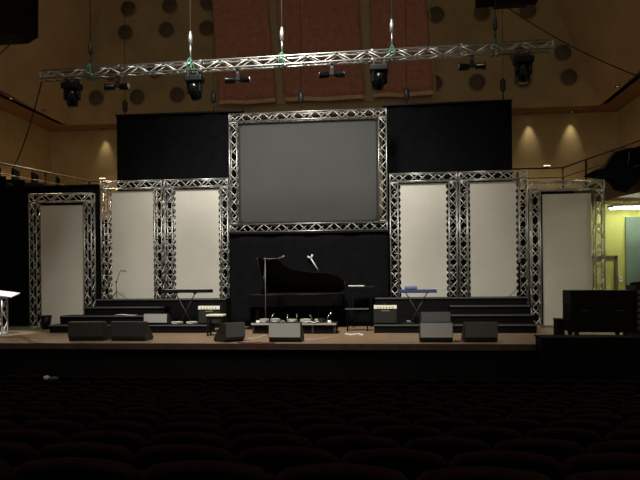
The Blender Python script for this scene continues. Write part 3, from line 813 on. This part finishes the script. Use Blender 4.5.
def lamp_clip(px, h, lean, label):
    o = thing('short_microphone', label, 'microphone', (on_plat(px), 16.25, PZ))
    MB().lathe([(.07, 0), (.07, .012), (.012, .02)], 14).build('base', K['dsteel'], o)
    MB().tube((0, 0, .01), (lean*.5, 0, h*.8), .008, 6).build('stem', K['chrome'], o)
    MB().tube((lean*.5, 0, h*.8), (lean, -.02, h), .014, 8, .024).build('capsule', K['chrome'], o)
coil(275, 16.35, .12, 'pale coiled cable on low platform below the piano keyboard, between two microphones', K['pale'])
coil(291.5, 16.42, .13, 'pale coiled cable on low platform just left of its middle', K['pale'], k=3)
coil(318, 16.45, .10, 'pale coiled cable on low platform behind the crumpled paper', K['pale'], k=3)
lamp_clip(271, .24, .10, 'short chrome microphone leaning right on low platform, second from left')
lamp_clip(287, .21, .03, 'short upright chrome microphone in the middle of the low platform')
lamp_clip(297, .23, .0, 'short chrome microphone with round top, right of platform middle')
lamp_clip(313, .20, -.08, 'short chrome microphone leaning left on low platform')
lamp_clip(326, .25, .16, 'thin chrome microphone leaning far right at right end of low platform')
o = tag(MB().grid(lambda u, v: ((u-.5)*.34, (v-.5)*.2, .008+.025*math.sin(u*5)**2), 10, 4, (0, 0, .006)).build('loose_paper', K['white'], loc=(on_plat(313.5), 16.08, PZ+.002)), 'crumpled white paper on the low platform under the piano', 'paper')

# things on the lowest left riser and right riser
for px, lab, m in ((177, 'pale coiled cable on the lowest left riser, beside small lit monitor', K['pale']), (192, 'pale coiled cable on lowest left riser, near the left amplifier', K['pale'])):
    p = (ax(px, 16.6, 323), 16.62, .225); pts = []
    for i in range(57):
        a = 2*PI*i/14; pts.append(((.14+.02*math.sin(i*.9))*math.cos(a), (.14+.02*math.cos(i*.7))*math.sin(a), .012+.012*(i/14)))
    tag(MB().path(pts, .012, 5).build('cable_coil', m, loc=p), lab, 'cable')
p = (ax(409, 16.6, 323), 16.6, .225)
o = thing('floor_pedal', 'small dark foot pedal on lowest right riser left of the dark monitor', 'pedal', p, .3)
MB().box((0, 0, .02), (.24, .14, .04)).build('housing', K['dsteel'], o, bevel=.006); MB().box((0, .02, .06), (.10, .12, .02), Matrix.Rotation(.3, 3, 'X')).build('treadle', K['steel'], o)
o = thing('music_sheet', 'white sheet lying on the second left riser edge', 'paper', (ax(126, 17.05, 315), 17.05, .444))
MB().grid(lambda u, v: ((u-.5)*.62, (v-.5)*.16, .004+.01*math.sin(u*6)), 10, 3, (0, 0, .012)).build('paper', K['white'], o)

# cables and papers on the deck
def deck_cable(pts, label, m, r=.012):
    P = [(ax(px, Y, 335), Y, .012) for px, Y in pts]; Q = []
    for i in range(len(P)-1):
        for k in range(5):
            t = k/5; Q.append(tuple(P[i][j]*(1-t)+P[i+1][j]*t + (.03*math.sin((i*5+k)*1.3) if j == 1 else 0) for j in range(3)))
    Q.append(P[-1]); cable('floor_cable', label, Q, r, m)
deck_cable([(237, 13.75), (247, 13.6), (258, 13.68), (268, 13.6), (275, 13.7)], 'red cable on the deck between the two front monitors left of centre', K['redc'], .016)
deck_cable([(248, 14.6), (258, 14.8), (262, 15.2), (266, 15.5)], 'pale cable on the deck left of the lit monitor before the piano', K['pale'], .014)
deck_cable([(345, 15.9), (352, 15.7), (358, 15.9), (363, 15.6)], 'white cable on the deck at the right leg of the piano', K['white'], .022)
deck_cable([(300, 14.8), (306, 14.4), (318, 14.5), (330, 14.9)], 'pale thin cable on deck right of the lit monitor before the piano', K['pale'], .010)
deck_cable([(455, 14.2), (458, 14.0), (461, 14.3), (463, 14.0)], 'reddish cable on deck between the two right front monitors', K['redc'], .014)

# bin, truss lectern and base
o = thing('waste_bin', 'black waste bin on the deck before the leftmost white panel', 'bin', (ax(46, 17.6), 17.6, 0))
MB().lathe([(.11, 0), (.16, .40), (.15, .40), (.105, .02)], 18).build('body', K['matblack'], o); MB().lathe([(.165, .385), (.175, .41), (.15, .41), (.15, .385)], 18).build('rim', K['matblack'], o)
o = thing('truss_lectern', 'short bright truss lectern with a slanting white top at the left edge', 'lectern', (ax(.5, 15.8, 330), 15.8, 0))
MB().box((0, 0, .008), (.42, .42, .016)).build('base_plate', K['steel'], o)
truss('column', (0, 0, .016), (0, 0, 1.02), .29, (0, 1, 0), o, r=.025, rb=.014)
MB().box((.12, 0, 1.10), (.66, .40, .025), Matrix.Rotation(.12, 3, 'Y') @ Matrix.Rotation(.25, 3, 'X')).build('reading_board', K['white'], o)
MB().box((0, 0, 1.04), (.2, .2, .06)).build('neck', K['steel'], o)
o = tag(MB().box((0, 0, 0), (.86, .14, .035)).build('floor_plank', K['greenp'], loc=(ax(21, 17.75), 17.75, .02), bevel=.006), 'greenish flat plank on the deck at the foot of the leftmost panel', 'plank')
# black flight case at right with a small case beside it, rack at the right edge, black platform below
x0, x1 = ax(563, 15.8), ax(632.5, 15.2); ztop = az(290.3, 15.1, 598)
o = thing('flight_case', 'large black flight case in front of the rightmost white panel', 'case', ((x0+x1)/2, 15.5, 0))
W = x1-x0
MB().box((0, 0, .12+(ztop-.12)/2), (W, .7, ztop-.12)).build('body', K['case'], o, bevel=.015)
MB().box((0, -.005, ztop-.28), (W+.01, .71, .03)).build('lid_joint', K['matblack'], o)
for s in (-1, 1):
    for y in (-.26, .26): MB().lathe([(.055, -.02), (.055, .02)], 14, Matrix.Translation((s*(W/2-.15), y, .056)) @ TD).build('castor', K['matblack'], o); MB().box((s*(W/2-.15), y, .108), (.1, .1, .025)).build('castor_plate', K['dsteel'], o)
    MB().path([(s*.4-.08, -.352, .62), (s*.4-.08, -.385, .63), (s*.4+.08, -.385, .63), (s*.4+.08, -.352, .62)], .012, 6).build('handle', K['dsteel'], o)
o = thing('small_black_box', 'small black box tucked left of the large black flight case', 'box', (ax(559, 15.45, 322), 15.45, 0))
MB().box((0, 0, .2), (.16, .4, .4)).build('body', K['case'], o, bevel=.012); MB().box((0, 0, .41), (.18, .44, .035)).build('lid', K['matblack'], o, bevel=.008)
x0 = ax(635.5, 15.2)
o = thing('equipment_rack', 'dark rack with slatted brown side at right photo edge', 'rack', (x0+.35, 15.5, 0))
MB().box((0, 0, .61), (.7, .62, 1.22)).build('body', K['matblack'], o, bevel=.01)
for k in range(7): MB().box((-.0, -.318, .22+k*.14), (.62, .02, .075)).build('slat', K['wood'], o)
MB().ell((0, 0, 1.24), (.36, .33, .07), 16, 8).build('soft_cover', K['black'], o)
x0 = ax(542.5, 12.75, 350)
o = thing('orchestra_platform', 'large black box platform against the stage front at lower right', 'platform', (x0, 13.05, CAM.z-ROW_T[13]-SEAT_H))
zb = CAM.z-ROW_T[13]-SEAT_H; ht = az(337.5, 12.75, 590)-zb
MB().box((2.4, 0, ht/2-.015), (4.8, .58, ht-.03)).build('body', K['case'], o)
MB().box((2.4, 0, ht-.015), (4.84, .62, .03)).build('top_board', K['black'], o)
for k in range(4): MB().box((.05+k*1.55, -.297, ht/2), (.06, .02, ht-.08)).build('corner_rail', K['case'], o)

# ------------------------------------------------------------------ theatre seats
PITCH = .5
GAP = [275, 340, 315, 297, 224, 332, 303, 290, 318, 275, 333, 301, 322, 290]
proto = None; kidsl = None; nseat = 0
def seat_proto(label, loc):
    o = thing('theatre_seat', label, 'seat', loc)
    w = .494; T5 = Matrix.Translation((0, -.10, 0)) @ Matrix.Rotation(math.radians(-9), 4, 'X').inverted() @ Matrix(((1, 0, 0, 0), (0, 0, 1, 0), (0, 1, 0, 0), (0, 0, 0, 1)))
    P = [(-w/2+.02, .36), (w/2-.02, .36), (w/2, .42), (w/2, .79)]
    for k in range(0, 13):
        t = k/12; x = w/2-w*t
        e = abs(2*t-1); P.append((x, .845+.032*(1-e**2)-.028*max(0, (e-.82)/.18)**2))
    P += [(-w/2, .79), (-w/2, .42)]
    R9 = Matrix.Rotation(math.radians(9), 4, 'X')
    S = Matrix(((1, 0, 0, 0), (0, 0, 1, 0), (0, 1, 0, 0), (0, 0, 0, 1)))
    B = Matrix.Translation((0, -.12, 0)) @ R9 @ S
    MB().prism(P, -.03, .03, B).build('backrest', K['seat'], o, bevel=.018)
    Q = [(x*.975, .30+(z-.36)*1.085) for x, z in P]
    MB().prism(Q, -.042, -.026, B).build('back_shade_shell', K['shell'], o, bevel=.006)  # near-black layer puts shade on the back, leaving a rim that looks lit
    MB().box((0, .06, .53), (.42, .10, .40), Matrix.Rotation(.12, 3, 'X')).build('seat_cushion', K['seat'], o, bevel=.03)
    for s in (-1, 1): MB().box((s*.235, .06, .30), (.028, .26, .6)).build('side_panel', K['shell'], o, bevel=.006)
    MB().box((-.235, .08, .615), (.045, .30, .035)).build('armrest', K['shell'], o, bevel=.01)
    return o
for i in range(14):
    Y = ROW_D[i]; zt_ = CAM.z-ROW_T[i]; zf = zt_-SEAT_H
    y_px = 280+ROW_T[i]*FPX/Y
    gx = at(GAP[i], y_px, Y).x
    xs = [gx+(k+.5)*PITCH for k in range(-60, 60)]
    vis = []
    for x in xs:
        v = Vector((x, Y, zt_))-CAM; d = v.dot(FW); px = PX+FPX*v.dot(RT)/d
        hw = FPX*.24/d
        if -hw+4 < px < 640+hw-4: vis.append(x)
    if i == 13: rown = 'the row nearest the stage'
    elif i == 0: rown = 'the row nearest the photo bottom'
    elif i < 7: rown = 'the %s row up from photo bottom' % ORD[i]
    else: rown = 'the %s row back from stage' % ORD[13-i]
    for k, x in enumerate(vis):
        lab = 'dark red theatre seat, %s from left in %s' % (ORD[k], rown)
        if proto is None: proto = seat_proto(lab, (x, Y+.2, zf)); proto['group'] = 'theatre seats in the stalls'; kidsl = kids(proto)
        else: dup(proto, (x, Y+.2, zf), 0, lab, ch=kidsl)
        nseat += 1
print('seats', nseat)
# small white and green bag on a seat top in the front rows
p = at(49, 374.5, ROW_D[12]-.0)
zz = CAM.z-ROW_T[12]-.015
o = thing('crumpled_bag', 'small white and green crumpled bag on a seat top near stage at left', 'bag', (ax(50, ROW_D[12]+.02, 375), ROW_D[12]+.02, zz+.0))
mb = MB(); mb.ell((-.06, 0, .035), (.06, .05, .04), 10, 7); mb.build('white_part', K['white'], o)
MB().ell((.06, 0, .025), (.10, .05, .03), 10, 7).build('green_part', K['green'], o)

# ------------------------------------------------------------------ light
def spot(name, loc, tgt, e, size, blend, col, soft):
    L = bpy.data.lights.new(name, 'SPOT'); L.energy = e; L.spot_size = math.radians(size); L.spot_blend = blend; L.color = col; L.shadow_soft_size = soft
    l = bpy.data.objects.new(name, L); C.objects.link(l); l.location = loc
    l.rotation_euler = (Vector(tgt)-Vector(loc)).to_track_quat('-Z', 'Y').to_euler()
    return l
spot('stage_floodlight', (-.5, 10.0, 12), (-.35, 18.6, 1.5), 9600, 69, 1., (1, .98, .90), 1.5)
spot('lectern_spotlight', (-6.0, 13, 7), (ax(-1, 15.8, 320), 15.8, .7), 2400, 16, .6, (.95, .97, 1), .1)
w = bpy.data.worlds.new('hall_ambient'); bpy.context.scene.world = w; w.use_nodes = True
bg = w.node_tree.nodes['Background']; bg.inputs['Color'].default_value = (1, .84, .62, 1); bg.inputs['Strength'].default_value = .19

sc = bpy.context.scene
sc.view_settings.view_transform = 'Standard'; sc.view_settings.look = 'None'; sc.view_settings.exposure = 0; sc.view_settings.gamma = 1
sc.view_settings.use_curve_mapping = False
sc.cycles.max_bounces = 8
sc.cycles.use_denoising = True
